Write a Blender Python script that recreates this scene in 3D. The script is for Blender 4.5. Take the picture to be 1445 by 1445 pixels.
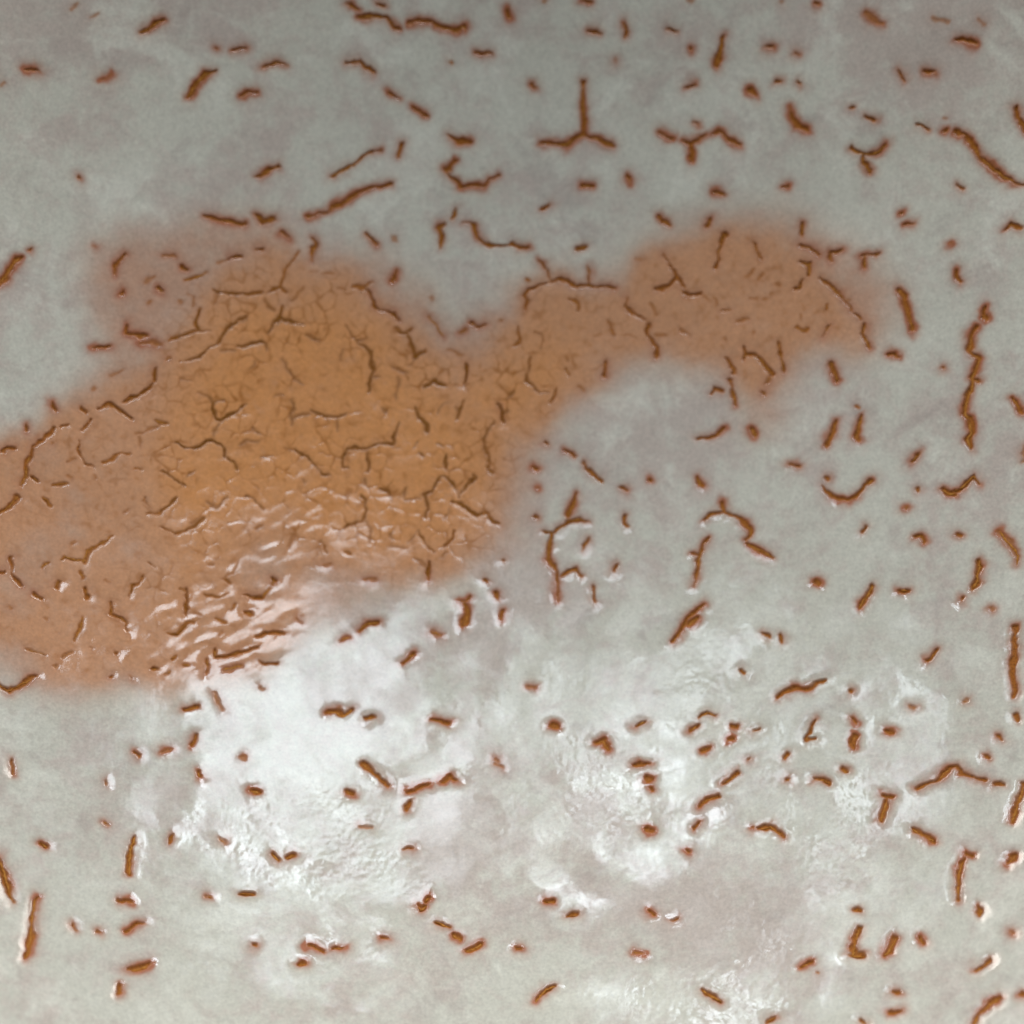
import bpy, math, random
import numpy as np
from mathutils import Vector

# ------------------------------------------------------------------ scene, camera, light
scene = bpy.context.scene
for o in list(bpy.data.objects):
    bpy.data.objects.remove(o, do_unlink=True)
COL = scene.collection

R_BOWL = 0.125                       # inner radius of the bowl's hollow (metres)
LOOK = Vector((0.0, 0.010, 0.0004))
VIEW_DIST, VIEW_TILT = 0.32, math.radians(20.0)
cam_data = bpy.data.cameras.new('camera')
cam_data.sensor_width = 36.0
cam_data.sensor_fit = 'HORIZONTAL'
cam_data.lens = 36.0 * VIEW_DIST / 0.10
cam_data.clip_start, cam_data.clip_end = 0.01, 50.0
cam = bpy.data.objects.new('camera', cam_data)
COL.objects.link(cam)
cam.location = LOOK + VIEW_DIST * Vector((0, -math.sin(VIEW_TILT), math.cos(VIEW_TILT)))
cam.rotation_euler = (VIEW_TILT, 0, 0)
cam_data.dof.use_dof = True
cam_data.dof.focus_distance = 0.304
cam_data.dof.aperture_fstop = 20.0
scene.camera = cam

world = bpy.data.worlds.new('World')
scene.world = world
world.use_nodes = True
bg = world.node_tree.nodes['Background']
bg.inputs['Color'].default_value = (1.0, 0.88, 0.72, 1)
bg.inputs['Strength'].default_value = 0.07

def level_lamp(name, x0, x1, y0, y1, radiance, h=0.80, col=(0.82, 0.92, 1.0)):
    """An area lamp lying level at height h"""
    ld = bpy.data.lights.new(name, 'AREA')
    ld.shape = 'RECTANGLE'
    ld.size, ld.size_y = x1 - x0, y1 - y0
    ld.energy = radiance * math.pi * ld.size * ld.size_y
    ld.color = col
    lo = bpy.data.objects.new(name, ld)
    COL.objects.link(lo)
    lo.location = ((x0 + x1) / 2, (y0 + y1) / 2, h)

for pane in ((0.10, 0.31, 0.325, 0.53, 8.6), (0.04, 0.095, 0.36, 0.50, 8.0), (0.06, 0.20, 0.255, 0.322, 6.0), (0.22, 0.30, 0.545, 0.74, 12.5),
             (0.10, 0.20, 0.545, 0.60, 6.0), (-0.13, -0.04, 0.31, 0.46, 5.5), (-0.15, -0.06, 0.47, 0.57, 12.0), (-0.23, -0.145, 0.30, 0.44, 6.0),
             (-0.385, -0.36, 0.40, 0.60, 10.0), (-0.42, -0.395, 0.44, 0.68, 10.0), (-0.36, -0.30, 0.62, 0.74, 7.0), (-0.24, -0.15, 0.90, 1.03, 11.0),
             (-0.33, -0.25, 0.83, 0.92, 11.5), (0.16, 0.25, 0.78, 0.81, 16.0)):
    level_lamp('skylight_pane', *pane)
level_lamp('far_fill', -1.0, 1.0, 1.55, 2.6, 1.8, col=(1.0, 0.99, 0.955))  # added fill beyond the mirrored panes, raises the diffuse light
level_lamp('side_fill', 0.78, 1.5, 0.75, 1.55, 9.5, col=(1.0, 0.965, 0.905))  # added fill, brightens the middle of the bowl; its reflection falls out of view
level_lamp('side_fill', -1.5, -0.78, 0.75, 1.55, 9.5, col=(1.0, 0.965, 0.905))  # the same added fill on the opposite side

scene.view_settings.view_transform = 'Standard'
scene.view_settings.look = 'None'
scene.view_settings.gamma = 1.0
scene.view_settings.exposure = 0.4

# ------------------------------------------------------------------ what was traced on the glaze (hundredths of a millimetre, bowl plan)
# each line: width, faint (1 = hardly opened), then x, y pairs along the crack
CRACKS = '''
4 1 -4265 5430 -4199 5476
3 1 -4079 5372 -3997 5408
6 0 -3611 5315 -3519 5381 -3402 5458
6 0 -4676 4826 -4596 4849 -4540 4836
4 1 -4909 4654 -4877 4680
5 0 -3988 4860 -3930 4884 -3885 4906
5 0 -2892 5281 -2884 5279
6 0 -2766 5260 -2689 5278 -2621 5313
8 0 -3166 4816 -3089 4935 -2996 5040 -2911 5073
6 0 -2650 4873 -2522 4933 -2496 4943
5 0 -4196 3941 -4185 3940
6 0 -3007 3746 -2939 3728 -2787 3727 -2634 3717
5 1 -4054 3334 -4044 3332
6 0 -1624 5763 -1572 5751 -1520 5731
7 0 -1521 5662 -1417 5680 -1348 5679 -1244 5677 -1175 5627 -1114 5591
7 0 -1010 5641 -914 5660 -810 5663 -741 5627 -636 5599 -549 5601 -479 5625 -453 5603
6 0 -44 5768 -35 5707
6 0 -2452 5151 -2384 5189 -2298 5212 -2204 5196
7 0 -1627 5262 -1506 5284 -1454 5240 -1376 5193
6 0 -358 5410 -288 5396 -209 5396
4 0 -614 5309 -609 5306
6 0 -1212 5016 -1160 4986 -1108 4968
6 0 -986 4890 -917 4860 -838 4831
8 0 -629 4651 -550 4604 -411 4591
6 0 -1074 4565 -1135 4449
7 0 -2524 4162 -2413 4213 -2293 4280
7 0 -1785 4219 -1664 4284 -1560 4347 -1473 4433 -1387 4473 -1300 4498
6 0 -2009 3828 -1854 3860 -1768 3940 -1629 4006 -1525 4086 -1387 4135 -1196 4184
7 0 -551 4426 -612 4359 -664 4325 -620 4269 -533 4221 -516 4180 -393 4182 -271 4183 -219 4250 -140 4275
6 0 -542 3965 -585 3872
7 0 -664 3812 -725 3786 -690 3694 -707 3585
7 0 -481 3841 -393 3825 -350 3717 -271 3651 -201 3618 -18 3627 52 3601 157 3609
5 0 -2266 3640 -2180 3605
6 0 -1447 3700 -1386 3645 -1325 3597
8 0 -2523 3801 -2438 3750 -2335 3784
4 1 313 5850 320 5848
5 0 679 5850 775 5833
4 1 1727 5794 1770 5791
6 0 767 5580 871 5554
7 0 1105 5622 1123 5567 1106 5514
5 0 1539 5566 1617 5546
5 0 1764 5373 1773 5369
9 0 2073 5447 2048 5333 2023 5211
5 0 1020 5323 1023 5315
7 0 201 5122 244 5082
6 0 1723 5044 1809 5069
7 0 2325 4974 2411 4904
8 0 707 5121 698 4978 707 4834 733 4770 725 4673
7 0 280 4584 384 4567 524 4564 611 4619 725 4649
7 0 751 4643 856 4605 1013 4543
6 0 1430 4654 1516 4609 1603 4580
5 0 1793 4713 1836 4686
6 0 1690 4558 1759 4538 1828 4550 1905 4593
8 0 1759 4522 1776 4448 1776 4350
6 0 1966 4597 2052 4614 2121 4537 2241 4471
6 0 681 4177 795 4174
7 0 1143 4244 1169 4218
6 0 288 3985 367 4009
7 0 1983 4083 2104 4033
9 0 1438 3876 1508 3822 1568 3777
6 0 1948 3813 1940 3755
5 0 2103 3635 2068 3654 2042 3556 2025 3423 1981 3350
6 0 629 3578 742 3601
4 1 2634 5709 2641 5705
7 0 2972 5644 2989 5636
5 1 3451 5520 3510 5451 3594 5401
4 1 4071 5381 4218 5311
4 1 4485 5286 4558 5235
8 0 4294 5162 4367 5142 4448 5089
5 0 2493 5333 2561 5327
5 0 2774 5251 2791 5237
6 0 3756 4972 3789 4936 3823 4885
6 0 3995 4936 4102 4903
6 0 2606 5019 2632 5020
7 0 2797 4996 2814 4985
8 0 2718 4779 2761 4680 2795 4588 2889 4547
5 0 3300 4721 3321 4711
6 0 3451 4623 3544 4547
6 0 3949 4466 4032 4398
5 0 4179 4383 4195 4380
4 1 4195 4499 4205 4494
7 0 4293 4349 4375 4304 4456 4187 4529 4063 4617 3968 4730 3860 4881 3776 4929 3751
8 0 4831 4465 4880 4331 4936 4242
6 0 3302 4331 3386 4280 3486 4260 3569 4273 3644 4335
6 0 3428 4259 3419 4180 3495 4105
5 0 2660 4052 2691 4052
5 0 4302 3860 4351 3820
5 0 3781 3685 3794 3683
6 0 3834 3571 3916 3568
7 0 4719 3384 4776 3415 4871 3358
8 0 2846 3696 2837 3589
7 0 -4622 3221 -4640 3200
7 0 -4729 3123 -4782 3064 -4823 2976 -4864 2907 -4899 2864 -4975 2763
6 0 -3759 3294 -3815 3243 -3851 3157 -3863 3087
6 1 -3404 3330 -3279 3350
4 1 -3577 3061 -3478 3136
6 0 -3451 3026 -3401 2994
6 0 -3805 2925 -3787 2927
4 1 -3513 2905 -3531 2877
4 1 -3249 2909 -3243 2897
6 0 -3733 2649 -3738 2559 -3645 2545 -3558 2556
5 1 -3619 2472 -3520 2490 -3426 2482
5 0 -4037 2374 -3970 2389 -3890 2406
4 1 -3873 2120 -3763 2198
4 1 -4041 1969 -4035 1957
5 1 -3355 2348 -3336 2363
6 0 -3453 2247 -3470 2155 -3524 2046 -3628 1962 -3757 1883
7 0 -4421 1794 -4394 1714
6 0 -4630 1538 -4622 1475
6 0 -4147 1762 -4097 1730
5 0 -3988 1795 -3879 1848 -3804 1805 -3717 1751 -3654 1719
5 0 -4047 1671 -4094 1607 -4141 1542
6 0 -4276 1602 -4336 1561
5 0 -3222 3241 -3178 3220
4 0 -3183 3119 -3082 3161 -2969 3223
4 1 -2881 3327 -2805 3347
5 0 -2805 3353 -2754 3389 -2652 3401
5 0 -2518 3486 -2448 3492
5 0 -1966 3629 -1940 3599 -1959 3503 -1984 3401
4 0 -2101 3506 -2165 3401 -2216 3296 -2260 3191 -2266 3146
3 1 -1984 3306 -1926 3323
4 1 -1868 3307 -1751 3314
3 1 -2176 3032 -2099 3089 -2048 3143
4 0 -2930 3082 -2885 3042 -2790 3042 -2701 3043 -2643 3058
4 0 -2643 3052 -2573 3049 -2458 3074
3 1 -2879 3024 -2897 2958 -2916 2912
4 0 -2401 3072 -2330 3122 -2260 3147 -2215 3106
3 1 -2426 3013 -2393 2952 -2348 2911
3 1 -3169 3000 -3112 2981 -3105 2925 -3118 2892
4 0 -3042 2868 -3072 2775 -3078 2698 -3039 2664
3 0 -3340 2523 -3265 2570 -3190 2603 -3039 2651 -2938 2667
3 0 -2584 2821 -2647 2797 -2736 2744 -2786 2688 -2830 2607 -2861 2540 -2949 2506 -2999 2437 -3074 2391 -3236 2335
3 1 -2834 2465 -2708 2483
4 0 -2696 2536 -2594 2551 -2518 2589 -2454 2607 -2415 2578 -2409 2527
4 0 -2252 2950 -2277 2859 -2328 2797 -2397 2695
4 0 -2277 2852 -2187 2820 -2110 2794 -2045 2798
3 1 -2516 2389 -2559 2308
2 1 -2273 2434 -2221 2386 -2169 2311 -2130 2249 -2053 2202
2 1 -3221 2169 -3121 2173
3 1 -3049 2044 -2967 2032 -2909 1972 -2802 1995
4 0 -2909 1972 -2914 1900 -2881 1812 -2837 1803 -2750 1869 -2674 1921 -2612 1972
3 1 -2166 2051 -2140 1961 -2157 1816
3 1 -2138 1876 -2049 1914 -1973 1932
4 0 -1947 1967 -1883 1931 -1792 1903 -1715 1901 -1638 1931
3 1 -1721 1874 -1694 1777
3 1 -1669 2588 -1681 2471
3 1 -1712 3164 -1634 3156
3 1 -2019 2697 -1902 2652
2 1 -2346 2064 -2231 2099
4 1 -1175 3702 -1162 3646
5 0 -1135 3369 -1167 3317 -1193 3265
4 0 -1564 3204 -1473 3196 -1427 3217 -1388 3244
5 0 -1440 3178 -1388 3117 -1349 3055 -1355 3009 -1303 2973 -1212 2964 -1146 2928 -1101 2885
4 1 -808 3112 -795 3093
5 1 -821 2932 -755 2856 -703 2780 -670 2742
5 1 -520 2771 -455 2804
5 0 -402 2869 -311 2858 -259 2877
4 1 -128 2904 -115 2898
4 0 -1146 2812 -1094 2769 -1042 2771 -990 2811
4 0 -1042 2764 -996 2695 -963 2592 -949 2514 -924 2554 -846 2595
3 0 -1639 2796 -1587 2735 -1522 2667 -1431 2691
4 0 -1522 2648 -1444 2612 -1398 2550 -1391 2446 -1371 2375 -1383 2316 -1402 2237 -1408 2171
3 1 -1377 2316 -1306 2319
3 1 -1183 2435 -1118 2398 -1027 2382
3 1 -1001 2448 -949 2501
4 1 -624 2613 -493 2557
6 0 -454 2473 -441 2395 -460 2277
4 0 -870 2230 -779 2284 -753 2311 -734 2272 -649 2254
3 1 -1117 2313 -1110 2222 -1129 2117
4 0 -960 2030 -908 1940 -842 1876 -842 1790
3 1 -648 2097 -700 2050 -726 1997
4 0 -466 2094 -505 2027 -531 1935
3 1 -557 2053 -511 2014
5 0 -127 2070 -108 2005 -82 1899
3 1 -101 1992 -43 2018
3 1 3 2202 -43 2123
4 1 -1271 2007 -1251 1988
5 0 251 3472 297 3459 343 3408 362 3312 375 3287
5 0 375 3287 467 3304 545 3290 624 3238 728 3242
5 0 728 3242 820 3220 924 3211 1009 3196
5 0 748 3413 768 3343 761 3254
5 0 375 3287 310 3249 231 3224 166 3206 126 3161 153 3097 126 3007
4 0 153 3289 163 3282
4 0 54 2853 61 2775 74 2697 9 2646
4 0 571 3105 637 3065 663 3000
3 0 949 2890 969 2812 988 2747 1014 2733
5 0 1126 3089 1113 3026 1171 2972 1262 2917 1301 2890
6 0 1340 2850 1326 2773 1358 2694 1384 2628 1423 2587 1416 2510
4 1 1373 3041 1431 2935
4 1 1417 2730 1534 2718
4 1 1238 3467 1270 3459
5 0 1498 3486 1550 3427 1602 3348 1621 3284
5 0 1614 3278 1549 3211 1432 3179
5 0 1634 3277 1679 3185
5 0 1659 3148 1717 3113 1795 3095 1866 3104
3 1 218 2787 270 2780 303 2709 290 2631
3 0 191 2541 178 2450 139 2385 152 2319 211 2254 269 2194 361 2187
4 0 439 2238 426 2160 373 2095
3 1 531 2537 537 2498
4 0 531 2420 556 2341
5 0 922 2489 915 2359
4 1 660 2235 712 2207
6 1 1676 2794 1741 2714
2 1 805 2745 871 2757
2 1 1105 2736 1235 2725
5 0 2363 3562 2408 3470 2446 3404
4 1 2317 3244 2381 3302
4 1 2419 3204 2471 3263
4 1 2604 3157 2623 3130
5 0 2763 3085 2814 3093 2859 3152
7 0 2829 3344 2892 3300 2936 3309
7 0 2911 3292 2910 3185
5 0 2817 3515 2880 3477 2956 3426 3007 3383
5 0 3108 3397 3171 3390 3228 3403
5 0 3114 3390 3120 3315
6 0 3403 3326 3497 3334 3572 3331
6 0 3434 3316 3434 3223
6 0 3005 3163 3074 3099 3143 3035 3205 2978 3268 2907 3304 2814
5 0 3329 2793 3391 2722
6 0 3434 2672 3414 2598 3438 2519 3468 2445
4 1 3280 2938 3299 2929
4 1 1981 3058 2000 2993
5 1 2051 2932 2135 2933
3 1 1878 3078 1942 3035
5 1 2198 2807 2314 2824
4 1 2354 3032 2405 3027
4 1 2482 3015 2501 3007
4 1 2533 3055 2553 3079
4 1 2358 2711 2370 2697
4 1 2812 2820 2818 2788
4 0 2772 2715 2810 2679 2873 2674
4 0 3078 2889 3078 2851
5 0 3102 2709 3024 2601
4 1 2081 2647 2100 2633
5 0 2273 2563 2298 2497 2265 2447
5 0 2304 2490 2375 2497 2425 2448 2463 2381 2513 2312 2551 2270
5 1 2525 2246 2486 2197
6 0 2453 2108 2472 2100
5 0 2593 2583 2623 2484 2635 2405 2653 2294
5 0 2092 2459 2143 2417 2175 2350 2161 2299
5 0 2129 2256 2153 2169 2190 1997
6 0 1941 2131 1974 2181 2063 2136
6 0 3097 2337 3133 2256 3169 2161
5 1 4228 3336 4240 3331
7 0 4305 3067 4298 3012 4322 2952
7 0 3744 2977 3811 2892 3828 2789 3851 2672 3880 2548
7 0 3654 2352 3753 2327
5 0 4159 2159 4164 2156
6 0 4542 2673 4523 2614 4565 2582
9 0 4467 2509 4417 2428 4402 2296
9 0 4408 2277 4491 2200 4453 2117 4415 2046 4425 1967 4386 1870 4354 1785 4345 1696 4374 1640
6 0 4438 2017 4486 1978
8 0 4774 1773 4826 1700 4877 1615
4 0 3347 1877 3355 1870
5 0 -4843 1253 -4800 1289 -4735 1305
6 0 -4392 1553 -4440 1475 -4494 1401 -4587 1346 -4594 1236 -4613 1149 -4615 1041 -4661 950
5 0 -4565 1036 -4508 1002
5 1 -4399 1391 -4395 1379
6 0 -4684 837 -4726 771 -4799 676 -4851 631
5 0 -4137 1456 -4163 1368 -4132 1300 -4074 1235 -4017 1212
4 0 -3922 1260 -3861 1298 -3795 1366 -3749 1383 -3692 1378
3 1 -4254 1230 -4177 1270
4 0 -4464 851 -4424 826 -4406 780
4 0 -4380 983 -4336 995 -4291 1007 -4247 1019
4 1 -4238 1093 -4216 1084
4 1 -4003 1123 -3991 1088
3 1 -3629 1585 -3549 1606 -3459 1670 -3402 1712
4 0 -3448 1731 -3344 1718
3 1 -3605 1545 -3591 1462
4 0 -3637 1233 -3586 1232
3 0 -3391 1253 -3333 1222 -3262 1168 -3169 1116
3 0 -3527 983 -3514 911 -3483 859
4 0 -3505 802 -3391 820 -3313 907 -3229 1001
4 0 -3364 694 -3306 656 -3247 619 -3190 637 -3100 706 -3021 787 -2976 828
4 0 -3826 547 -3880 492 -3969 445 -4034 388 -4064 299 -4084 248
4 0 -4085 272 -4163 275 -4242 296 -4285 248
4 1 -4148 460 -4180 419
4 0 -4452 159 -4383 223
4 0 -4102 148 -4068 121
6 0 -4734 212 -4707 106 -4671 26 -4619 -34
5 0 -4815 73 -4772 85
4 1 -3854 103 -3843 92
4 0 -3489 325 -3413 271
4 1 -3688 831 -3721 791
3 0 -3309 1541 -3240 1548 -3169 1500 -3088 1502 -3019 1526 -2962 1592 -2904 1598 -2833 1573 -2797 1528 -2790 1443
3 0 -2760 1434 -2713 1389 -2664 1307
3 1 -2849 1790 -2877 1727 -2887 1642
3 1 -2508 1746 -2472 1700
2 1 -2646 1565 -2564 1608 -2471 1615
3 0 -2116 1554 -2044 1498 -1960 1466 -1900 1396 -1852 1325 -1769 1317
3 1 -2028 1266 -2004 1230
2 1 -2421 1460 -2339 1466
3 1 -3128 1206 -3060 1273
3 1 -2948 977 -2843 925 -2752 1043
3 0 -2578 1063 -2507 1050 -2459 992 -2417 958
3 1 -3105 755 -3048 809
4 1 -2477 744 -2431 772
4 1 -2158 580 -2113 694
3 0 -1871 658 -1835 598 -1786 538
5 1 -1814 413 -1755 416
3 1 -2621 437 -2654 361 -2687 284 -2778 228
5 1 -2291 250 -2313 186
2 1 -2222 1572 -2139 1540
3 1 -2932 351 -2886 349
3 0 -1109 1896 -1144 1785 -1167 1674 -1275 1664 -1382 1617
3 0 -1382 1617 -1466 1613 -1597 1595 -1668 1531 -1654 1433 -1607 1411
3 0 -1418 1567 -1399 1457 -1416 1383
3 0 -928 1694 -975 1619
3 0 -915 1596 -867 1548
3 0 -748 1686 -687 1651
4 0 -663 1479 -645 1553 -650 1406
3 0 -758 1293 -722 1337 -638 1338 -590 1284 -530 1211 -511 1137
4 0 -758 1293 -793 1218 -864 1155 -846 1069 -828 1020 -845 932
2 1 -1043 1113 -900 1123
3 1 -1050 1230 -1050 1149
3 0 -505 1186 -410 1286 -374 1336 -380 1385
3 0 -183 1890 -249 1816 -267 1718 -255 1620 -224 1547 -248 1448
4 0 -230 1411 -182 1393
4 0 -577 1093 -493 1075 -409 1015 -337 978 -253 979 -193 905 -122 887
3 0 -1478 1134 -1424 1074
3 0 -1307 1209 -1235 1193 -1199 1145
3 0 -1430 1062 -1429 951 -1440 895 -1552 859 -1646 818
3 1 -1422 889 -1374 829 -1384 655
3 1 -1439 1314 -1420 1247
4 0 -558 814 -575 715 -658 639
3 0 -910 819 -885 758 -837 672 -813 611 -753 593
3 1 -1004 693 -957 744 -910 819
3 1 -1205 637 -1122 634 -1015 637
4 0 -1619 571 -1571 542
5 0 -812 499 -823 412 -828 293
3 1 -955 502 -895 497 -835 436
4 1 -634 577 -669 539
6 1 -1438 281 -1331 285
5 0 -85 527 -73 514
6 0 -264 320 -246 308
3 1 -1195 761 -1158 701
2 1 -624 1011 -672 936
6 0 321 1696 346 1689
6 0 223 1471 242 1445
5 1 248 1252 261 1249
6 0 228 958 248 944
7 0 509 1621 567 1600 619 1566
7 0 709 1498 728 1431 812 1363 876 1295
6 0 1069 1229 1134 1187
5 0 1341 1300 1354 1295
7 0 630 1180 610 1087 551 968
6 0 757 904 667 926 551 901 473 835 409 802
6 0 318 810 383 796 370 716 356 609 343 541 394 447 426 339 426 218 444 103
6 0 465 345 523 385 606 417 664 356
7 0 1093 942 1117 841
6 0 731 737 717 670 685 610
7 0 1011 448 991 395
7 0 791 232 797 144 828 70
6 0 1820 1694 1904 1696 1981 1705 2078 1777
6 0 2333 1767 2377 1685
8 0 3149 1763 3110 1662 3057 1530
8 0 3388 1791 3354 1677 3321 1602 3364 1552
6 0 2676 1372 2802 1362
7 0 1803 1311 1846 1216
8 0 2048 1032 2053 972
7 0 1879 882 1931 932 2047 966 2122 901 2222 842 2309 763 2308 696 2256 633
7 0 2268 612 2343 567 2418 529 2505 463
7 0 3043 1202 3052 1192
7 0 3010 1133 3070 1022 3132 989 3244 979 3332 1036 3409 1108 3484 1152
8 0 1895 681 1836 590 1809 484 1814 390 1767 259 1741 200
6 0 1746 541 1797 512
7 0 3397 686 3364 636
6 0 2923 184 2959 161
9 0 4373 1604 4394 1497 4356 1438 4378 1350
8 0 3922 1358 3872 1325 3834 1284
6 0 3887 1002 3892 995
5 1 3772 844 3777 831
7 0 4111 975 4164 929 4225 921
6 0 4226 953 4306 995 4362 1047 4399 1081 4456 994
5 0 3847 546 3908 539 3918 485
6 0 4234 513 4251 497
8 1 4616 501 4648 424 4726 315 4769 230 4753 140
8 0 4414 239 4423 172 4396 97 4393 31 4343 -29
5 0 4261 -118 4247 -156
7 0 3694 32 3748 13
8 0 3440 98 3400 22 3342 -53 3309 -116
6 1 4859 1273 4855 1144
6 0 -4499 -111 -4426 -148
5 0 -4281 55 -4308 -1
5 0 -4039 24 -4023 -66
4 0 -3522 180 -3617 84 -3624 -50
5 0 -3809 -122 -3787 -213 -3688 -263 -3643 -318 -3622 -396
4 1 -4727 -273 -4715 -278
4 0 -4056 -282 -4067 -416 -4122 -529
4 1 -4392 -355 -4380 -360
4 1 -4280 -467 -4268 -466
5 1 -4128 -636 -4231 -714
5 1 -4529 -670 -4446 -680 -4362 -703
5 1 -4274 -811 -4267 -817
5 1 -3964 -577 -3939 -588
5 0 -3746 -608 -3728 -613
5 0 -3783 -845 -3765 -849
5 1 -3614 -855 -3595 -866
6 0 -4800 -1009 -4740 -1054 -4667 -1104 -4601 -1036 -4523 -987 -4432 -923
6 0 -3400 -748 -3341 -723
5 1 -3253 -769 -3230 -753
6 0 -3517 -1592 -3485 -1629
7 1 -3279 -1559 -3195 -1532
5 0 -3131 90 -3105 -148
7 0 -3080 -1122 -2972 -1087
4 0 -3181 85 -3131 63
4 0 -3251 -374 -3178 -368 -3095 -268 -3034 -249
4 0 -2932 40 -2833 34 -2734 69
4 0 -2751 228 -2700 178
4 0 -2692 -102 -2656 -33
5 0 -2584 80 -2471 61 -2408 65
4 0 -2408 65 -2323 151
6 0 -2555 -92 -2479 -114
5 0 -2325 271 -2274 221
4 0 -2826 -193 -2738 -213
4 1 -3038 -143 -2963 -163
4 1 -2759 -321 -2783 -350
5 0 -2436 -326 -2311 -291 -2199 -284
5 0 -2828 -501 -2826 -554 -2715 -546 -2556 -481 -2432 -460
5 0 -2886 -599 -2906 -734
5 1 -3117 -671 -3056 -679
4 0 -3229 -626 -3194 -597
6 1 -2064 -129 -2025 -181
7 0 -2428 -594 -2352 -616 -2241 -596
6 1 -2408 -848 -2370 -872
7 1 -2735 -695 -2575 -644
7 0 -2967 -1368 -2999 -1464
7 1 -1644 -337 -1568 -307
8 0 -1754 -1069 -1679 -1066 -1615 -1117 -1517 -1032
7 1 -2543 -1573 -2518 -1579
5 1 -2825 -929 -2733 -1097
6 0 -145 183 -138 143
6 0 -93 8 -100 -73
5 0 -510 106 -446 100 -408 148
6 0 -465 86 -426 6 -432 -75 -470 -150
6 0 -1475 -223 -1400 -152 -1299 -142
6 0 -1040 -545 -990 -477 -939 -448
7 1 -776 -215 -693 -254
8 0 -1377 -1122 -1321 -1106
10 0 -767 -1113 -679 -1118 -591 -1150
7 1 -148 -1517 -135 -1544
5 1 173 -762 224 -776
8 0 387 -1176 418 -1189
8 0 1180 -1184 1263 -1139
8 0 801 -1350 864 -1331 913 -1420
6 0 1149 -1587 1223 -1596 1304 -1591
7 0 1264 -1725 1308 -1733
8 0 1554 -341 1638 -230 1692 -98 1769 -21 1827 17 1859 29
6 0 2397 -311 2446 -341
6 0 2553 -321 2588 -404
7 0 2187 -661 2212 -682
8 0 2533 -957 2677 -886 2788 -900 2863 -852 2969 -820
6 0 3185 -938 3202 -952
8 0 2862 -1214 2820 -1331 2769 -1395 2866 -1408
8 0 3179 -1218 3237 -1269
8 0 3207 -1387 3207 -1520
6 0 1776 -1131 1858 -1074 1932 -1111
7 0 1685 -1255 1749 -1204
6 0 2103 -1234 2146 -1250
6 0 2049 -1366 2081 -1347
6 0 2268 -1290 2331 -1267
6 0 1780 -1454 1849 -1430
5 0 2222 -1583 2247 -1571
7 0 1981 -1805 2044 -1761 2113 -1718
6 0 2566 -1569 2598 -1544
6 0 2570 -1790 2600 -1792
6 0 2812 -1819 2897 -1818 2956 -1855
7 0 3077 -1724 3129 -1768
8 0 1779 -102 1696 -179
5 1 4492 -256 4509 -265
7 0 3910 -705 4011 -603
9 0 4704 -476 4693 -679 4669 -874 4669 -1072 4663 -1164
7 1 3749 -1162 3779 -1171
8 0 3511 -1372 3581 -1405
5 1 4208 -1149 4237 -1153
6 0 4658 -1341 4666 -1388
6 0 4495 -1526 4515 -1568
7 0 3752 -1972 3849 -1928 3945 -1891 4020 -1819 4105 -1781
7 0 4105 -1781 4158 -1860 4248 -1909 4350 -1959
6 0 4439 -2002 4507 -2016
7 0 -4596 -1778 -4575 -1916
5 0 -3763 -1908 -3745 -1925
5 1 -3755 -2313 -3721 -2320
6 0 -4277 -2559 -4241 -2603
8 0 -4636 -2737 -4586 -2853 -4532 -3014 -4478 -3166
9 0 -4291 -3101 -4298 -3306 -4298 -3491 -4318 -3704
9 0 -3471 -2431 -3504 -2584 -3490 -2799
7 0 -3135 -2386 -3174 -2455
6 1 -2716 -2396 -2671 -2432
7 0 -2494 -2931 -2383 -2926
6 0 -3563 -3076 -3455 -3086
6 0 -3956 -3331 -3901 -3401
5 0 -3730 -3396 -3704 -3412
8 0 -3485 -3368 -3438 -3327 -3350 -3284
8 0 -3457 -3755 -3361 -3730 -3273 -3687
7 0 -3494 -3914 -3498 -3969
6 0 -2359 -3440 -2333 -3448
7 0 -2935 -1737 -2915 -1792
9 0 -2443 -1896 -2372 -1911
6 1 -2789 -2986 -2754 -2993
8 0 -1411 -1581 -1321 -1655 -1249 -1711 -1176 -1804
8 0 -1547 -1873 -1493 -1881
7 0 -998 -1838 -874 -1826 -786 -1776
7 0 -679 -1746 -590 -1697 -510 -1743
7 0 -952 -1952 -986 -2039
8 0 -2226 -2521 -2163 -2584
8 0 -2026 -2521 -2094 -2572
7 1 -1415 -2213 -1309 -2219
7 0 -1023 -2440 -918 -2438
6 0 -771 -2910 -796 -2949
6 0 -891 -2997 -838 -3034 -787 -2996
7 0 -706 -3145 -575 -3210
7 0 -539 -3285 -470 -3340
8 0 -417 -3443 -348 -3414 -279 -3367
5 0 42 -3413 77 -3413
7 0 -1864 -3429 -1726 -3461
7 0 -1632 -3439 -1538 -3427
5 0 -1188 -3324 -1136 -3332
7 0 -1950 -3619 -1883 -3597
6 1 -162 -1568 -90 -1606
8 0 1754 -2024 1791 -1978 1862 -1943 1933 -1927
8 0 1247 -2246 1317 -2267
6 0 1704 -2232 1740 -2196
6 0 1610 -2457 1636 -2477
6 0 316 -2943 377 -2953
6 0 524 -3096 594 -3078
6 0 1255 -3071 1298 -3091
6 0 1444 -3143 1513 -3145
8 0 388 -3789 310 -3816 258 -3881 215 -3946
8 0 1720 -3852 1794 -3910 1885 -3969
6 0 2295 -4169 2363 -4144
6 0 1309 -1827 1326 -1847
5 1 1108 -3463 1193 -3483
7 0 2306 -2278 2403 -2255 2444 -2305 2510 -2375
5 0 2246 -2266 2260 -2276
7 0 3444 -2013 3520 -2028
8 0 3476 -2053 3426 -2182 3405 -2265
8 0 3677 -2363 3755 -2445 3860 -2501
7 0 4122 -2657 4178 -2671
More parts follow.
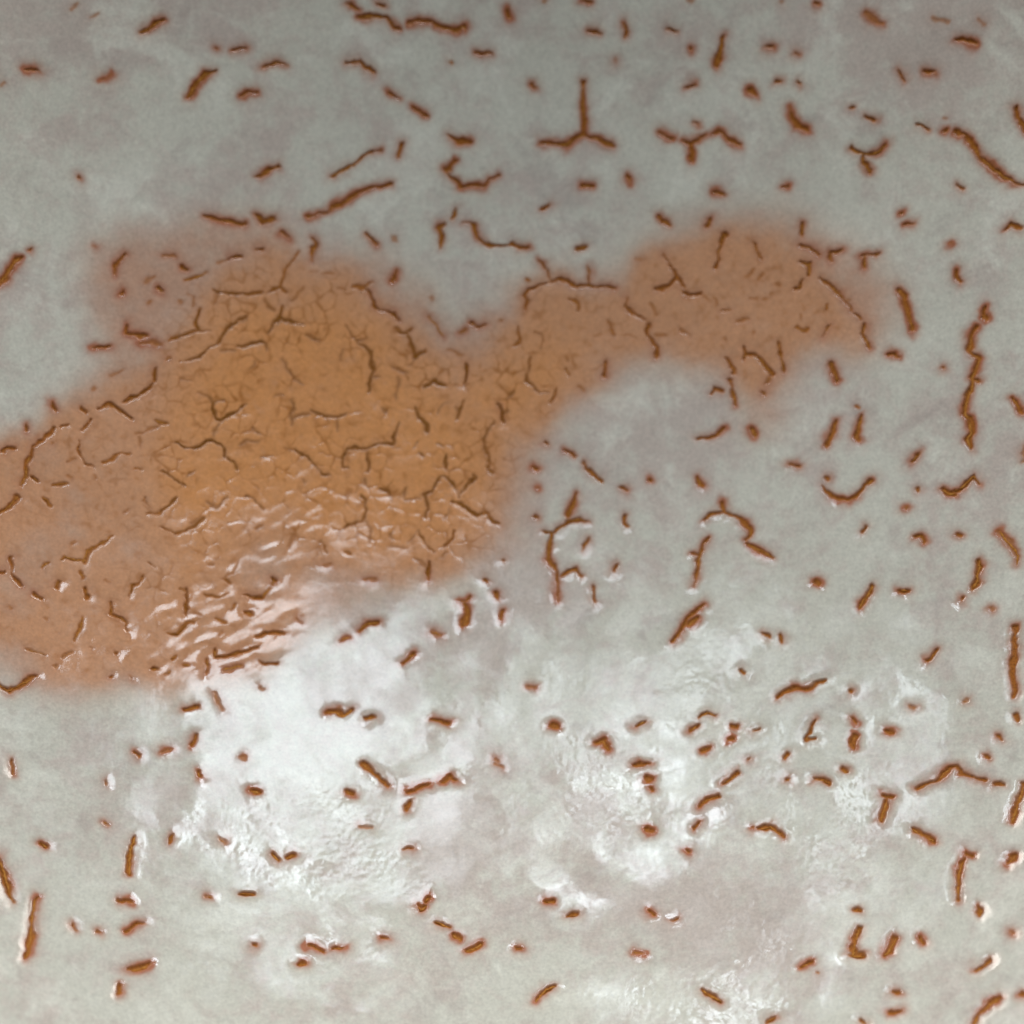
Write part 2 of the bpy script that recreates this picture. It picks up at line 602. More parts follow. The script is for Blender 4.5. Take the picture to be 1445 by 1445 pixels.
8 0 4101 -2711 4059 -2838 4033 -2966 4046 -3116
8 0 4203 -3186 4211 -3279
7 0 4549 -2718 4470 -2794
8 0 4675 -2041 4612 -2221 4542 -2391
7 0 3151 -3130 3167 -3141
8 0 3148 -3317 3106 -3454 3073 -3582
9 0 3065 -3581 3164 -3587
8 0 3464 -3432 3398 -3547 3337 -3599
7 0 3677 -3447 3696 -3514
8 0 4253 -3717 4186 -3757 4109 -3805
7 0 2618 -3658 2694 -3634
4 0 2764 -3731 2772 -3740
6 0 3408 -3972 3440 -3984
7 0 3353 -4161 3460 -4141
8 0 4299 -4077 4214 -4134 4128 -4208 4046 -4320
6 1 4452 -3459 4475 -3471
6 0 3104 -4219 3135 -4239
5 0 4480 -4075 4495 -4085
7 0 4377 -1725 4384 -1735
'''
# outlines of the iron flashes in the glaze
OUTLINES = {
    'pink': [
        [(-5114, 1183), (-4867, 1327), (-4683, 1528), (-4463, 1699), (-4238, 1765), (-4110, 1886), (-3918, 2118), (-3524, 2304), (-3326, 2429), (-3161, 2653), (-3063, 2936), (-2928, 3085), (-2862, 3294), (-2590, 3454), (-2247, 3482), (-1971, 3367), (-1555, 3324), (-1346, 3164), (-1101, 2968), (-926, 2801), (-751, 2598), (-541, 2533), (-367, 2605), (-227, 2780), (18, 2988), (158, 3262), (382, 3287), (1018, 3177), (1277, 3446), (1625, 3523), (1847, 3631), (2289, 3694), (2632, 3604), (2849, 3430), (2970, 3236), (3185, 2997), (3336, 2702), (3427, 2473), (3151, 2468), (2779, 2408), (2655, 2294), (2496, 2182), (2214, 2007), (2123, 2459), (1841, 2539), (1460, 2497), (1210, 2508), (1015, 2424), (764, 2235), (443, 2016), (157, 1857), (-101, 1765), (-191, 1438), (-177, 1182), (-128, 882), (-321, 687), (-568, 475), (-773, 328), (-1423, 308), (-1800, 399), (-2072, 421), (-1999, 174), (-2026, -151), (-2220, -450), (-2451, -571), (-2877, -709), (-3364, -820), (-4134, -861), (-4585, -702), (-4777, -621), (-5026, -620)],
    ],
    'blush': [
        [(-5114, 1183), (-4493, 1625), (-4051, 2169), (-4124, 2569), (-4195, 2963), (-4067, 3249), (-3605, 3511), (-2932, 3722), (-2248, 3784), (-1902, 3541), (-1277, 3507), (-858, 3250), (-577, 2913), (-227, 2918), (-18, 3091), (123, 3296), (963, 3315), (1242, 3576), (1869, 3811), (2626, 3818), (3168, 3497), (3636, 3241), (3698, 2761), (3492, 2376), (2955, 2433), (2746, 2036), (2674, 1762), (2266, 1793), (1998, 2370), (1238, 2409), (261, 1729), (121, 731), (-224, 515), (-567, 259), (-1387, 130), (-1990, -257), (-2640, -871), (-4125, -1037), (-5008, -900)],
    ],
    'deep': [
        [(-2995, 2943), (-2314, 3119), (-1969, 3075), (-1415, 3174), (-1205, 2861), (-960, 2627), (-855, 2352), (-506, 2289), (-227, 2467), (-17, 2642), (193, 2987), (473, 3053), (752, 2944), (821, 2562), (541, 2219), (157, 1956), (-157, 1800), (-240, 1445), (-225, 946), (-500, 620), (-843, 434), (-1391, 453), (-1735, 582), (-2079, 778), (-2351, 796), (-2884, 578), (-3281, 507), (-3521, 767), (-3636, 1318), (-3339, 1420), (-3287, 2123), (-3191, 2409)],
        [(-3413, -431), (-3300, 79), (-2950, 537), (-2612, 421), (-2867, -27), (-3246, -524)],
    ],
    'pale': [
        [(-4254, 1207), (-4262, 1148), (-4288, 1094), (-4329, 1055), (-4378, 1037), (-4427, 1042), (-4470, 1069), (-4499, 1115), (-4511, 1172), (-4503, 1232), (-4477, 1285), (-4437, 1324), (-4388, 1342), (-4338, 1338), (-4295, 1310), (-4266, 1265)],
        [(-3367, 3038), (-3377, 2990), (-3405, 2948), (-3448, 2916), (-3499, 2901), (-3551, 2904), (-3594, 2925), (-3623, 2961), (-3634, 3006), (-3624, 3054), (-3596, 3096), (-3553, 3128), (-3502, 3143), (-3451, 3140), (-3407, 3119), (-3377, 3083)],
        [(-4265, 961), (-4115, 910), (-4150, 625), (-4417, -44), (-4636, -355), (-4857, -315), (-4882, 174), (-4456, 550)],
        [(-2162, 3035), (-2168, 3013), (-2186, 2994), (-2213, 2980), (-2244, 2974), (-2276, 2976), (-2303, 2986), (-2321, 3002), (-2327, 3022), (-2321, 3044), (-2303, 3063), (-2277, 3077), (-2245, 3083), (-2213, 3081), (-2187, 3071), (-2169, 3055)],
        [(-2667, -12), (-2543, 355), (-2209, 484), (-2134, 166), (-2399, -30)],
        [(-4892, -778), (-4777, -621), (-4462, -651), (-4421, -823), (-4756, -971)],
        [(-3520, 519), (-3525, 470), (-3543, 427), (-3572, 396), (-3607, 383), (-3642, 389), (-3673, 413), (-3694, 452), (-3703, 500), (-3697, 549), (-3679, 593), (-3650, 624), (-3616, 637), (-3580, 631), (-3549, 607), (-3528, 567)],
    ],
    'ridged': [
        [(-3439, -577), (-3326, -138), (-2877, 329), (-2553, 782), (-2291, 1227), (-1815, 1397), (-1675, 1192), (-2010, 746), (-2206, 377), (-2060, -117), (-2251, -559), (-2843, -742)],
    ],
    'mauve': [
        [(-1077, -2309), (-150, -1866), (844, -2447), (1834, -2333), (2972, -2890), (2622, -3502), (1149, -3587), (-539, -3225)],
        [(-156, 1588), (261, 1587), (328, 730), (257, -134), (-154, -278), (-224, 587)],
        [(820, 2423), (1930, 2444), (2334, 1788), (2531, 1351), (1781, 1399), (956, 1716), (400, 1586)],
        [(-5266, 5647), (-2236, 6122), (-2927, 5325), (-5285, 4815)],
        [(2476, 6099), (5235, 5654), (5260, 4204), (3971, 4499), (2962, 5260)],
        [(-1109, -293), (-223, 155), (257, -134), (-153, -711)],
        [(-1661, 262), (-567, 223), (-1110, -149), (-1921, -325)],
        [(-2933, 3854), (-3605, 3578), (-4131, 3107), (-4188, 2492), (-3857, 2332), (-3264, 2812)],
    ],
    'pebble': [
        [(388, -1218), (1397, -1240), (1307, -2387), (382, -2298)],
        [(-2617, -1515), (-1086, -1807), (-936, -2877), (-2549, -3077)],
        [(1749, -461), (2349, -637), (2060, -1412), (1531, -1245)],
        [(2366, -2073), (3561, -1444), (3367, -2635), (2332, -2924)],
        [(1154, -3376), (2704, -3156), (2513, -4328), (1068, -4281)],
        [(1859, -1474), (2258, -1422), (1717, -1827)],
    ],
}

PX = 6.92e-5                         # about one fine grain of the glaze, metres
rng = np.random.default_rng(11)
rnd = random.Random(5)

# ------------------------------------------------------------------ the glaze as a sheet with real pits
STEP = 1.0e-4
XA, XB, YA, YB = -0.054, 0.054, -0.050, 0.060
nx = int(round((XB - XA) / STEP)) + 1
ny = int(round((YB - YA) / STEP)) + 1
gx = np.linspace(XA, XB, nx)
gy = np.linspace(YA, YB, ny)
GX, GY = np.meshgrid(gx, gy)         # [ny, nx]
fx = np.fft.rfftfreq(nx)[None, :]
fy = np.fft.fftfreq(ny)[:, None]

def blur(a, s_px, s2_px=None, ang=0.0):
    """Gaussian blur; s in glaze grains; optionally stretched along the direction ang."""
    s = s_px * PX / STEP
    s2 = s if s2_px is None else s2_px * PX / STEP
    c, q = math.cos(ang), math.sin(ang)
    u = fx * c + fy * q
    v = -fx * q + fy * c
    return np.fft.irfft2(np.fft.rfft2(a) * np.exp(-2 * math.pi ** 2 * (u * u * s * s + v * v * s2 * s2)), s=a.shape)

def grain(s_px, s2_px=None, ang=0.0):
    a = blur(rng.standard_normal((ny, nx)), s_px, s2_px, ang)
    return a / a.std()

def sstep(e0, e1, x):
    t = np.clip((x - e0) / (e1 - e0), 0, 1)
    return t * t * (3 - 2 * t)

WAVE = 0.055 * grain(42) + 0.019 * grain(20) + 0.0042 * grain(12)
RIPPLE = 0.0023 * grain(5) + 0.0034 * grain(2.2)
SKIN = 0.0016 * grain(6) + 0.0010 * grain(2.2)
WX = GX + PX * (0.55 * grain(2.2) + 1.1 * grain(5))
WY = GY + PX * (0.55 * grain(2.2) + 1.1 * grain(5))

lines = []
for ln in CRACKS.strip().splitlines():
    v = [float(t) for t in ln.split()]
    lines.append((v[0], bool(v[1]), [(v[i] * 1e-5, v[i + 1] * 1e-5) for i in range(2, len(v), 2)]))

def resample(pts, step):
    out = [pts[0]]
    for a, b in zip(pts, pts[1:]):
        L = math.dist(a, b)
        n = max(1, int(round(L / step)))
        for k in range(1, n + 1):
            out.append((a[0] + (b[0] - a[0]) * k / n, a[1] + (b[1] - a[1]) * k / n))
    return out

def length(pts):
    return sum(math.dist(a, b) for a, b in zip(pts, pts[1:]))

# a few more pits past the traced field, so that the glaze goes on all round
extra = []
def inside_frame(x, y):
    return abs(x) < 0.0507 and -0.0457 < y < 0.0578
for _ in range(700):
    x, y = rnd.uniform(XA + .002, XB - .002), rnd.uniform(YA + .002, YB - .002)
    if inside_frame(x, y) or rnd.random() < .55:
        continue
    a = rnd.uniform(0, math.pi)
    L = rnd.choice([.3, .5, .8, 1.6, 2.4]) * 1e-3
    p = [(x, y)]
    for k in range(3):
        a += rnd.gauss(0, .4)
        p.append((p[-1][0] + math.cos(a) * L / 3, p[-1][1] + math.sin(a) * L / 3))
    extra.append((rnd.choice([5, 6, 7]), False, p))

SD = np.full((ny, nx), 1e3)          # distance from the lip of the nearest crack, grains
DEP = np.zeros((ny, nx))             # how deep that crack is
FINE = np.zeros((ny, nx))            # 1 for hairline cracks
STR = np.zeros((ny, nx))
SHO = np.zeros((ny, nx))             # pull-back of the glaze round the pits
MARG = 22 * PX
for w, faint, pts in lines + extra:
    fine = w <= 4
    a = 0.5 * w * PX * (1.05 if fine else 0.80)
    size = min(1.0, (length(pts) / PX + w) / 14.0)
    dep = (0.078 if fine else 0.20) * (0.35 if faint else 1.0) * (0.6 + 0.4 * size)
    strength = (0.95 if fine else 1.0) * (0.75 if faint else 1.0)
    total, run = length(pts) + 1e-9, 0.0
    a *= rnd.uniform(0.85, 1.15)
    for p, q in zip(pts, pts[1:]):
        seg = math.dist(p, q)
        u0, u1 = run / total, (run + seg) / total
        run += seg
        x0, x1 = min(p[0], q[0]) - MARG, max(p[0], q[0]) + MARG
        y0, y1 = min(p[1], q[1]) - MARG, max(p[1], q[1]) + MARG
        i0, i1 = max(0, int((x0 - XA) / STEP)), min(nx, int((x1 - XA) / STEP) + 2)
        j0, j1 = max(0, int((y0 - YA) / STEP)), min(ny, int((y1 - YA) / STEP) + 2)
        if i0 >= i1 or j0 >= j1:
            continue
        sl = (slice(j0, j1), slice(i0, i1))
        dx, dy = q[0] - p[0], q[1] - p[1]
        ll = dx * dx + dy * dy + 1e-16
        t = np.clip(((WX[sl] - p[0]) * dx + (WY[sl] - p[1]) * dy) / ll, 0, 1)
        d = np.hypot(WX[sl] - p[0] - t * dx, WY[sl] - p[1] - t * dy)
        taper = 1 - 0.30 * np.abs(2 * (u0 + (u1 - u0) * t) - 1) ** 3 * (total > 9 * PX)
        s = (d - a * taper) / PX
        near = s < SD[sl]
        SD[sl] = np.where(near, s, SD[sl])
        DEP[sl] = np.where(near, dep, DEP[sl])
        FINE[sl] = np.where(near, float(fine), FINE[sl])
        STR[sl] = np.where(near, strength, STR[sl])
        reach = 3.0 if fine else 7.5
        sh = (0.022 if fine else 0.066) * (0.55 if faint else 1.0) * (0.55 + 0.45 * size) * np.exp(-(np.maximum(s, 0) / reach) ** 2)
        SHO[sl] = np.maximum(SHO[sl], sh)

def fill(poly):
    inside = np.zeros((ny, nx), bool)
    X2, Y2 = PWX, PWY
    n = len(poly)
    for i in range(n):
        (xa, ya), (xb, yb) = poly[i], poly[(i + 1) % n]
        if ya == yb:
            continue
        c = ((ya > Y2) != (yb > Y2)) & (X2 < (xb - xa) * (Y2 - ya) / (yb - ya) + xa)
        inside ^= c
    return inside.astype(float)

PWX = GX + PX * (6 * grain(20) + 6 * grain(8) + 3 * grain(3))
PWY = GY + PX * (6 * grain(20) + 6 * grain(8) + 3 * grain(3))
def mask(name, soft):
    m = np.zeros((ny, nx))
    for poly in OUTLINES[name]:
        m = np.maximum(m, fill([(x * 1e-5, y * 1e-5) for x, y in poly]))
    return np.clip(blur(m, soft), 0, 1)

pink = mask('pink', 12)
blush = mask('blush', 20)
deep = mask('deep', 42)
pale = mask('pale', 7)
ridged = mask('ridged', 22)
mauve = mask('mauve', 32)
pebble = mask('pebble', 18)
pink *= 1 - 0.42 * pale
deep *= 1 - 0.7 * pale

SD = SD + np.where(FINE > .5, 0.35, 0.55) * grain(6) + 0.3 * grain(2.5)

# a web of hairlines that parts the orange glaze into small cushions
CELL = 21 * PX
sx, sy = rng.uniform(-.46, .46, (2, 120, 120))
CI, CJ = np.floor((WX - XA) / CELL).astype(int), np.floor((WY - YA) / CELL).astype(int)
F1 = np.full((ny, nx), 9.0); F2 = np.full((ny, nx), 9.0)
for di in (-1, 0, 1):
    for dj in (-1, 0, 1):
        ii, jj = (CI + di) % 120, (CJ + dj) % 120
        d = np.hypot(CI + di + .5 + sx[jj, ii] - (WX - XA) / CELL, CJ + dj + .5 + sy[jj, ii] - (WY - YA) / CELL)
        F2 = np.minimum(F2, np.maximum(F1, d)); F1 = np.minimum(F1, d)
edge = (F2 - F1) * 0.5 * 21
web = sstep(1.9, 0.2, edge + 0.5 * grain(3)) * np.clip(0.45 + 0.55 * grain(9), 0, 1) * np.clip(1.25 * deep + .25 * pink, 0, 1)
cushion = np.clip(edge / 6.0, 0, 1)
core = sstep(1.0, -1.4, SD)
soft = sstep(2.7, -1.6, SD)
halo = np.exp(-(np.maximum(SD, 0) / 5.4) ** 2) * np.where(FINE > .5, 0.25, 1.0) * np.minimum(1, STR + .1) + \
       0.42 * np.exp(-(np.maximum(SD, 0) / 11.0) ** 2) * np.where(FINE > .5, 0.3, 1.0)
halo *= 0.8 + 0.25 * grain(12)
pit = soft * STR

h = -(DEP * core) - blur(SHO, 1.9)                              # millimetres
h += WAVE                       # slow roll of the thick glaze
h += SKIN + pebble * RIPPLE                                     # orange-peel skin
lump = grain(9, 4.2, math.radians(32))
h += deep * 0.009 * grain(7) + pink * 0.006 * grain(8)
h += ridged * 0.025 * lump
h += deep * 0.014 * (1 - (1 - cushion) ** 2) - 0.014 * web
h *= 1e-3

def on_bowl(x, y, lift=0.0):
    z = R_BOWL - np.sqrt(R_BOWL ** 2 - x * x - y * y)
    k = lift / R_BOWL
    return np.stack([x - x * k, y - y * k, z + (R_BOWL - z) * k], -1)

P = on_bowl(GX, GY, h)
verts = P.reshape(-1, 3)
idx = np.arange(nx * ny).reshape(ny, nx)
quads = np.stack([idx[:-1, :-1], idx[:-1, 1:], idx[1:, 1:], idx[1:, :-1]], -1).reshape(-1, 4)
# from the traced field out to the rim: rings that pass from the field's edge to a circle
full = np.concatenate([idx[0, :], idx[1:, -1], idx[-1, ::-1][1:], idx[::-1, 0][1:-1]])
R_RIM, NR = 0.096, 26
lx, ly = verts[full, 0], verts[full, 1]
bx, by, bh = GX.reshape(-1)[full], GY.reshape(-1)[full], h.reshape(-1)[full]
ang = np.arctan2(by, bx)
ring_prev, allv, allq, ring_t = full, [verts], [quads], []
base = len(verts)
m = len(full)
for k in range(1, NR + 1):
    t = k / NR
    X2 = bx * (1 - t) + R_RIM * np.cos(ang) * t
    Y2 = by * (1 - t) + R_RIM * np.sin(ang) * t
    allv.append(on_bowl(X2, Y2, bh * (1 - t) ** 2))
    ring_t.append(np.full(m, (1 - t) ** 3))
    cur = base + np.arange(m)
    base += m
    a, b = ring_prev, np.roll(ring_prev, -1)
    c, d = np.roll(cur, -1), cur
    allq.append(np.stack([b, a, d, c], -1))
    ring_prev = cur
verts = np.concatenate(allv).astype(np.float32)
quads = np.concatenate(allq).astype(np.int32)

def field(a):
    f = a.reshape(-1)
    return np.concatenate([f] + [f[full] * t for t in ring_t]).astype(np.float32)

me = bpy.data.meshes.new('glaze')
me.vertices.add(len(verts)); me.vertices.foreach_set('co', verts.reshape(-1))
me.loops.add(quads.size); me.loops.foreach_set('vertex_index', quads.reshape(-1))
me.polygons.add(len(quads))
me.polygons.foreach_set('loop_start', np.arange(0, quads.size, 4, dtype=np.int32))
me.update(calc_edges=True)
me.polygons.foreach_set('use_smooth', np.ones(len(quads), bool))
for nm, arr in (('pit', pit), ('halo', halo), ('pink', pink), ('blush', blush), ('deep', deep), ('pale', pale), ('mauve', mauve), ('web', web)):
    at = me.attributes.new(nm, 'FLOAT', 'POINT')
    at.data.foreach_set('value', field(arr))

# ------------------------------------------------------------------ materials
class Nodes:
    def __init__(self, name):
        self.m = bpy.data.materials.new(name)
        self.m.use_nodes = True
        self.t = self.m.node_tree
        self.b = self.t.nodes['Principled BSDF']
    def n(self, kind, **kw):
        o = self.t.nodes.new(kind)
        for k, v in kw.items():
            setattr(o, k, v)
        return o
    def put(self, sock, val):
        if isinstance(val, bpy.types.NodeSocket):
            self.t.links.new(val, sock)
        elif isinstance(val, tuple) and len(val) == 3:
            sock.default_value = (*val, 1)
        else:
            sock.default_value = val
    def attr(self, name):
        return self.n('ShaderNodeAttribute', attribute_name=name).outputs['Fac']
    def math(self, op, a, b=0.0, clamp=False):
        o = self.n('ShaderNodeMath', operation=op, use_clamp=clamp)
        self.put(o.inputs[0], a); self.put(o.inputs[1], b)
        return o.outputs[0]
    def mix(self, f, a, b):
        o = self.n('ShaderNodeMix', data_type='RGBA')
        self.put(o.inputs[0], f); self.put(o.inputs[6], a); self.put(o.inputs[7], b)
        return o.outputs[2]
    def noise(self, scale, detail=3.0, rough=0.55, dist=0.0):
        if not hasattr(self, 'co'):
            self.co = self.n('ShaderNodeTexCoord').outputs['Object']
        o = self.n('ShaderNodeTexNoise')
        self.put(o.inputs['Vector'], self.co)
        o.inputs['Scale'].default_value = scale
        o.inputs['Detail'].default_value = detail
        o.inputs['Roughness'].default_value = rough
        o.inputs['Distortion'].default_value = dist
        return o.outputs['Fac']
    def ramp(self, f, lo, hi):
        o = self.n('ShaderNodeMapRange', interpolation_type='SMOOTHSTEP')
        self.put(o.inputs['Value'], f)
        o.inputs['From Min'].default_value = lo
        o.inputs['From Max'].default_value = hi
        return o.outputs['Result']

WHITE_GREEN = (0.64, 0.628, 0.552)
WHITE_MAUVE = (0.575, 0.5, 0.45)
WHITE_VIOLET = (0.45, 0.385, 0.355)
CREAM = (0.74, 0.735, 0.655)
BLUSH = (0.56, 0.345, 0.25)
PINK = (0.62, 0.32, 0.18)
DEEP = (0.7, 0.312, 0.118)
SPECK = (0.34, 0.115, 0.02)
HALO = (0.44, 0.175, 0.105)
RUST = (0.38, 0.13, 0.021)
OCHRE = (0.24, 0.088, 0.013)
PIT_DARK = (0.13, 0.034, 0.006)
ROUGH0 = 0.082
BUMP = 0.35
g = Nodes('milky_glaze')
co_big = g.noise(95, 4, 0.6, 0.6)
co_mid = g.noise(360, 5, 0.68, 0.3)
co_fine = g.noise(1900, 3, 0.6)
tone = g.math('ADD', g.math('MULTIPLY', co_big, 0.5), g.math('MULTIPLY', co_mid, 0.5))
tone = g.math('SUBTRACT', tone, g.math('MULTIPLY', g.attr('mauve'), 0.12))
base = g.mix(g.ramp(tone, 0.37, 0.57), WHITE_MAUVE, WHITE_GREEN)
base = g.mix(g.math('MULTIPLY', g.ramp(g.noise(210, 3, 0.6, 0.4), 0.56, 0.74), 0.45), base, WHITE_VIOLET)
base = g.mix(g.math('MULTIPLY', g.ramp(g.noise(140, 5, 0.65, 0.5), 0.50, 0.68), 0.75), base, CREAM)
halo, pinkf, deepf, pitf, blushf, palef = (g.attr(n) for n in ('halo', 'pink', 'deep', 'pit', 'blush', 'pale'))
wob = g.math('ADD', g.math('MULTIPLY', g.noise(420, 4, 0.6), 0.9), 0.55)
base = g.mix(g.math('MULTIPLY', blushf, g.math('MULTIPLY', wob, 0.95), True), base, BLUSH)
base = g.mix(g.math('MULTIPLY', pinkf, wob, True), base, PINK)
deepm = g.ramp(g.math('MULTIPLY', deepf, g.math('ADD', g.math('MULTIPLY', g.noise(230, 5, 0.65, 0.5), 1.1), 0.5)), 0.12, 1.2)
base = g.mix(deepm, base, DEEP)
# iron specks and pale melt in the orange
spk = g.ramp(g.noise(900, 4, 0.65), 0.52, 0.72)
base = g.mix(g.math('MULTIPLY', g.math('MULTIPLY', spk, pinkf), 0.45), base, SPECK)
base = g.mix(g.math('MULTIPLY', g.math('MULTIPLY', g.ramp(g.noise(700, 2, 0.5), 0.60, 0.74), deepf), 0.35), base, PINK)
base = g.mix(g.math('MULTIPLY', g.math('SUBTRACT', 1.0, g.math('MULTIPLY', pinkf, 0.75)), g.math('MULTIPLY', halo, 0.74), True), base, HALO)
base = g.mix(g.math('MULTIPLY', g.attr('web'), 0.62), base, SPECK)
pitcol = g.mix(deepm, RUST, OCHRE)
pitcol = g.mix(g.math('MULTIPLY', g.ramp(g.noise(5200, 2, 0.5), 0.48, 0.68), 0.5), pitcol, PIT_DARK)
base = g.mix(pitf, base, pitcol)
grainy = g.math('ADD', g.math('ADD', g.math('MULTIPLY', co_fine, 0.34), g.math('MULTIPLY', g.noise(3600, 2, 0.5), 0.34)), 0.66)
hsv = g.n('ShaderNodeHueSaturation')
g.put(hsv.inputs['Color'], base); g.put(hsv.inputs['Value'], grainy)
g.put(g.b.inputs['Base Color'], hsv.outputs['Color'])
g.put(g.b.inputs['Roughness'], g.math('ADD', g.math('ADD', g.math('MULTIPLY', g.ramp(g.noise(260, 5, 0.7, 0.4), 0.36, 0.66), 0.15), ROUGH0), g.math('SUBTRACT', g.math('MULTIPLY', pitf, 0.5), g.math('MULTIPLY', halo, 0.06))))
g.put(g.b.inputs['Specular IOR Level'], g.math('SUBTRACT', 0.5, g.math('MULTIPLY', pitf, 0.38)))
g.b.inputs['IOR'].default_value = 1.5
bmp = g.n('ShaderNodeBump')
bmp.inputs['Strength'].default_value = BUMP
bmp.inputs['Distance'].default_value = 6e-6
g.put(bmp.inputs['Height'], g.noise(4200, 2, 0.5))
g.put(g.b.inputs['Normal'], bmp.outputs['Normal'])
M_GLAZE = g.m

def clay(name, ca, cb, cc, rough):
    c = Nodes(name)
    f = c.ramp(c.noise(3600, 3, 0.6), 0.35, 0.65)
    col = c.mix(f, ca, cb)
    col = c.mix(c.math('MULTIPLY', c.ramp(c.noise(7000, 2, 0.5), 0.55, 0.72), 0.6), col, cc)
    c.put(c.b.inputs['Base Color'], col)
    c.b.inputs['Roughness'].default_value = rough
    c.b.inputs['Specular IOR Level'].default_value = 0.10
    b = c.n('ShaderNodeBump')
    b.inputs['Strength'].default_value = 0.5
    b.inputs['Distance'].default_value = 2e-5
    c.put(b.inputs['Height'], c.noise(5200, 3, 0.6))
    c.put(c.b.inputs['Normal'], b.outputs['Normal'])
    return c.m
M_PIT = clay('rusty_clay', (0.40, 0.15, 0.024), (0.52, 0.23, 0.05), (0.20, 0.06, 0.01), 0.8)
M_CRACK = clay('ochre_clay', (0.23, 0.082, 0.010), (0.29, 0.11, 0.015), (0.15, 0.05, 0.007), 0.8)
M_CLAY = clay('bare_foot_clay', (0.30, 0.14, 0.07), (0.36, 0.18, 0.10), (0.22, 0.10, 0.05), 0.85)

w = Nodes('outer_glaze')
tn = w.ramp(w.noise(120, 4, 0.6, 0.4), 0.4, 0.62)
w.put(w.b.inputs['Base Color'], w.mix(w.math('MULTIPLY', w.ramp(w.noise(40, 3, 0.6), 0.55, 0.75), 0.7), w.mix(tn, WHITE_MAUVE, WHITE_GREEN), PINK))
w.b.inputs['Roughness'].default_value = 0.3
M_OUT = w.m


# ------------------------------------------------------------------ the bowl: one thing, its parts
bowl = bpy.data.objects.new('ceramic_bowl', None)
COL.objects.link(bowl)
bowl.empty_display_size = 0.02
bowl['label'] = 'cream glazed ceramic bowl with an orange crackled patch and rust brown pits'
bowl['category'] = 'bowl'

def part(name, mesh, mat):
    o = bpy.data.objects.new(name, mesh)
    if not mesh.materials:
        mesh.materials.append(mat)
    COL.objects.link(o)
    o.parent = bowl
    return o

part('glaze', me, M_GLAZE)

def lathe(name, prof, mat, n=160):
    vs, fs = [], []
    for r, z in prof:
        for k in range(n):
            a = 2 * math.pi * k / n
            vs.append((r * math.cos(a), r * math.sin(a), z))
    for i in range(len(prof) - 1):
        for k in range(n):
            k2 = (k + 1) % n
            fs.append((i * n + k, i * n + k2, (i + 1) * n + k2, (i + 1) * n + k))
    mm = bpy.data.meshes.new(name)
    mm.from_pydata(vs, [], fs)
    mm.polygons.foreach_set('use_smooth', [True] * len(fs))
    return part(name, mm, mat)

zr = R_BOWL - math.sqrt(R_BOWL ** 2 - R_RIM ** 2)
lathe('rim', [(R_RIM - .0001, zr - .0001), (R_RIM + .0006, zr + .0012), (R_RIM + .002, zr + .0021), (R_RIM + .0037, zr + .0016),
              (R_RIM + .0047, zr), (R_RIM + .0048, zr - .002)], M_OUT)
outer = []
for k in range(0, 25):
    r = (R_RIM + .0048) * (1 - k / 24) + .032 * (k / 24)
    z = R_BOWL + .002 - math.sqrt((R_BOWL + .009) ** 2 - r * r)
    outer.append((r, z))
dz = zr - .002 - outer[0][1]
outer = [(r, z + dz * (1 - k / 24)) for k, (r, z) in enumerate(outer)]
lathe('outer_wall', outer, M_OUT)
fr, fz = outer[-1]
lathe('foot_ring', [(fr + .001, fz + .001), (fr + .0004, fz - .007), (fr - .001, fz - .008), (fr - .004, fz - .008), (fr - .0055, fz - .007),
                    (fr - .006, fz + .0005), (.0005, fz + .0008)], M_CLAY)

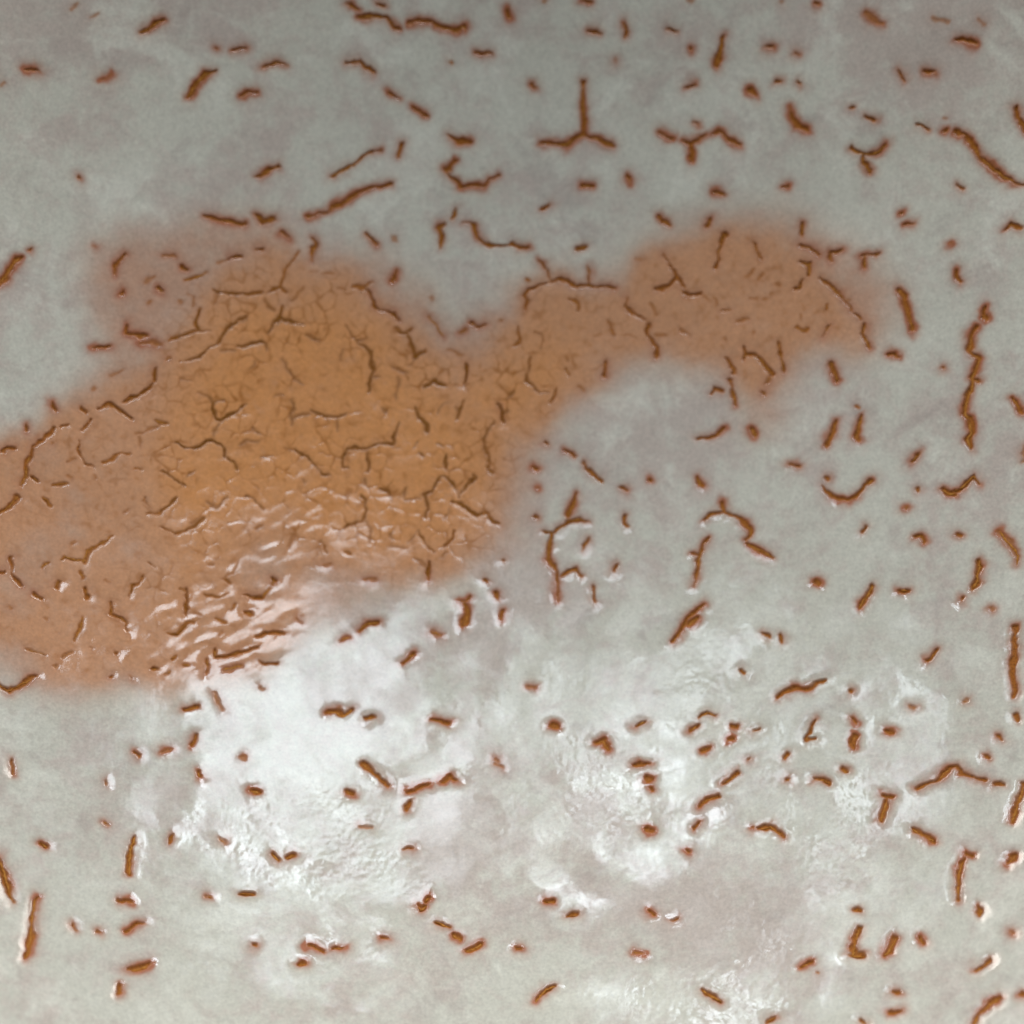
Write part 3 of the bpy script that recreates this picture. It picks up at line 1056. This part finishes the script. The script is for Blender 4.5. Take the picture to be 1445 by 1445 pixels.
# bare clay showing at the bottom of each pit and crack: a crooked strip lying in its groove
def strip(pts, w, fine, faint, r):
    a = 0.5 * w * PX * (1.05 if fine else 0.80)
    size = min(1.0, (length(pts) / PX + w) / 14.0)
    dep = (0.078 if fine else 0.20) * (0.35 if faint else 1.0) * (0.6 + 0.4 * size)
    sho = (0.022 if fine else 0.066) * (0.55 if faint else 1.0) * (0.55 + 0.45 * size)
    lift = -(sho + dep * 0.80) * 1e-3
    p = resample(pts, 3.2 * PX)
    if len(p) < 3:
        q = resample(pts, max(length(pts) / 2, 1e-7))
        p = q if len(q) >= 3 else [p[0], ((p[0][0] + p[-1][0]) / 2, (p[0][1] + p[-1][1]) / 2), p[-1]]
    n = len(p)
    V, Fc = [], []
    for i, (x, y) in enumerate(p):
        x0, y0 = p[max(0, i - 1)]; x1, y1 = p[min(n - 1, i + 1)]
        dx, dy = x1 - x0, y1 - y0
        L = math.hypot(dx, dy) or 1.0
        tx, ty = -dy / L, dx / L
        x += r.gauss(0, .35) * PX; y += r.gauss(0, .35) * PX
        end = 0.3 if i in (0, n - 1) else 1.0
        hw = a * .42 * end * r.uniform(.2, 1.45)
        hr = a * .42 * end * r.uniform(.2, 1.45)
        for off, lf in ((-hr, -.03), (r.uniform(-.3, .3) * hw, r.uniform(-.004, .022)), (hw, -.03)):
            V.append(tuple(float(c) for c in on_bowl(np.array(x + tx * off), np.array(y + ty * off), lift + lf * 1e-3 * (0.5 if fine else 1.0))))
    for i in range(n - 1):
        for k in range(2):
            b = i * 3 + k
            Fc.append((b, b + 3, b + 4, b + 1))
    return V, Fc

ranked = sorted([l for l in lines if not (l[1] and l[0] < 5)], key=lambda l: -(length(l[2]) / PX + l[0]) * l[0])
def orange_at(x, y):  # how orange the glaze is at this spot
    i, j = int((x - XA) / STEP), int((y - YA) / STEP)
    return deep[min(max(j, 0), ny - 1), min(max(i, 0), nx - 1)] + .5 * pink[min(max(j, 0), ny - 1), min(max(i, 0), nx - 1)]
SV, SF = [], []
for k, (w, faint, pts) in enumerate(ranked + extra):
    fine = w <= 4
    V, Fc = strip(pts, w, fine, faint, rnd)
    mid = pts[len(pts) // 2]
    if k < 299 and k < len(ranked):
        nm = 'glaze_crack' if fine else 'glaze_pit'
        mm = bpy.data.meshes.new(nm)
        mm.from_pydata(V, [], Fc)
        mm.polygons.foreach_set('use_smooth', [True] * len(Fc))
        part(nm, mm, M_CRACK if orange_at(*mid) > .6 else M_PIT)
    else:
        o = len(SV)
        SV += V
        SF += [tuple(o + i for i in f) for f in Fc]
mm = bpy.data.meshes.new('pit_specks')
mm.from_pydata(SV, [], SF)
mm.polygons.foreach_set('use_smooth', [True] * len(SF))
so = part('pit_specks', mm, M_PIT)
so['kind'] = 'stuff'
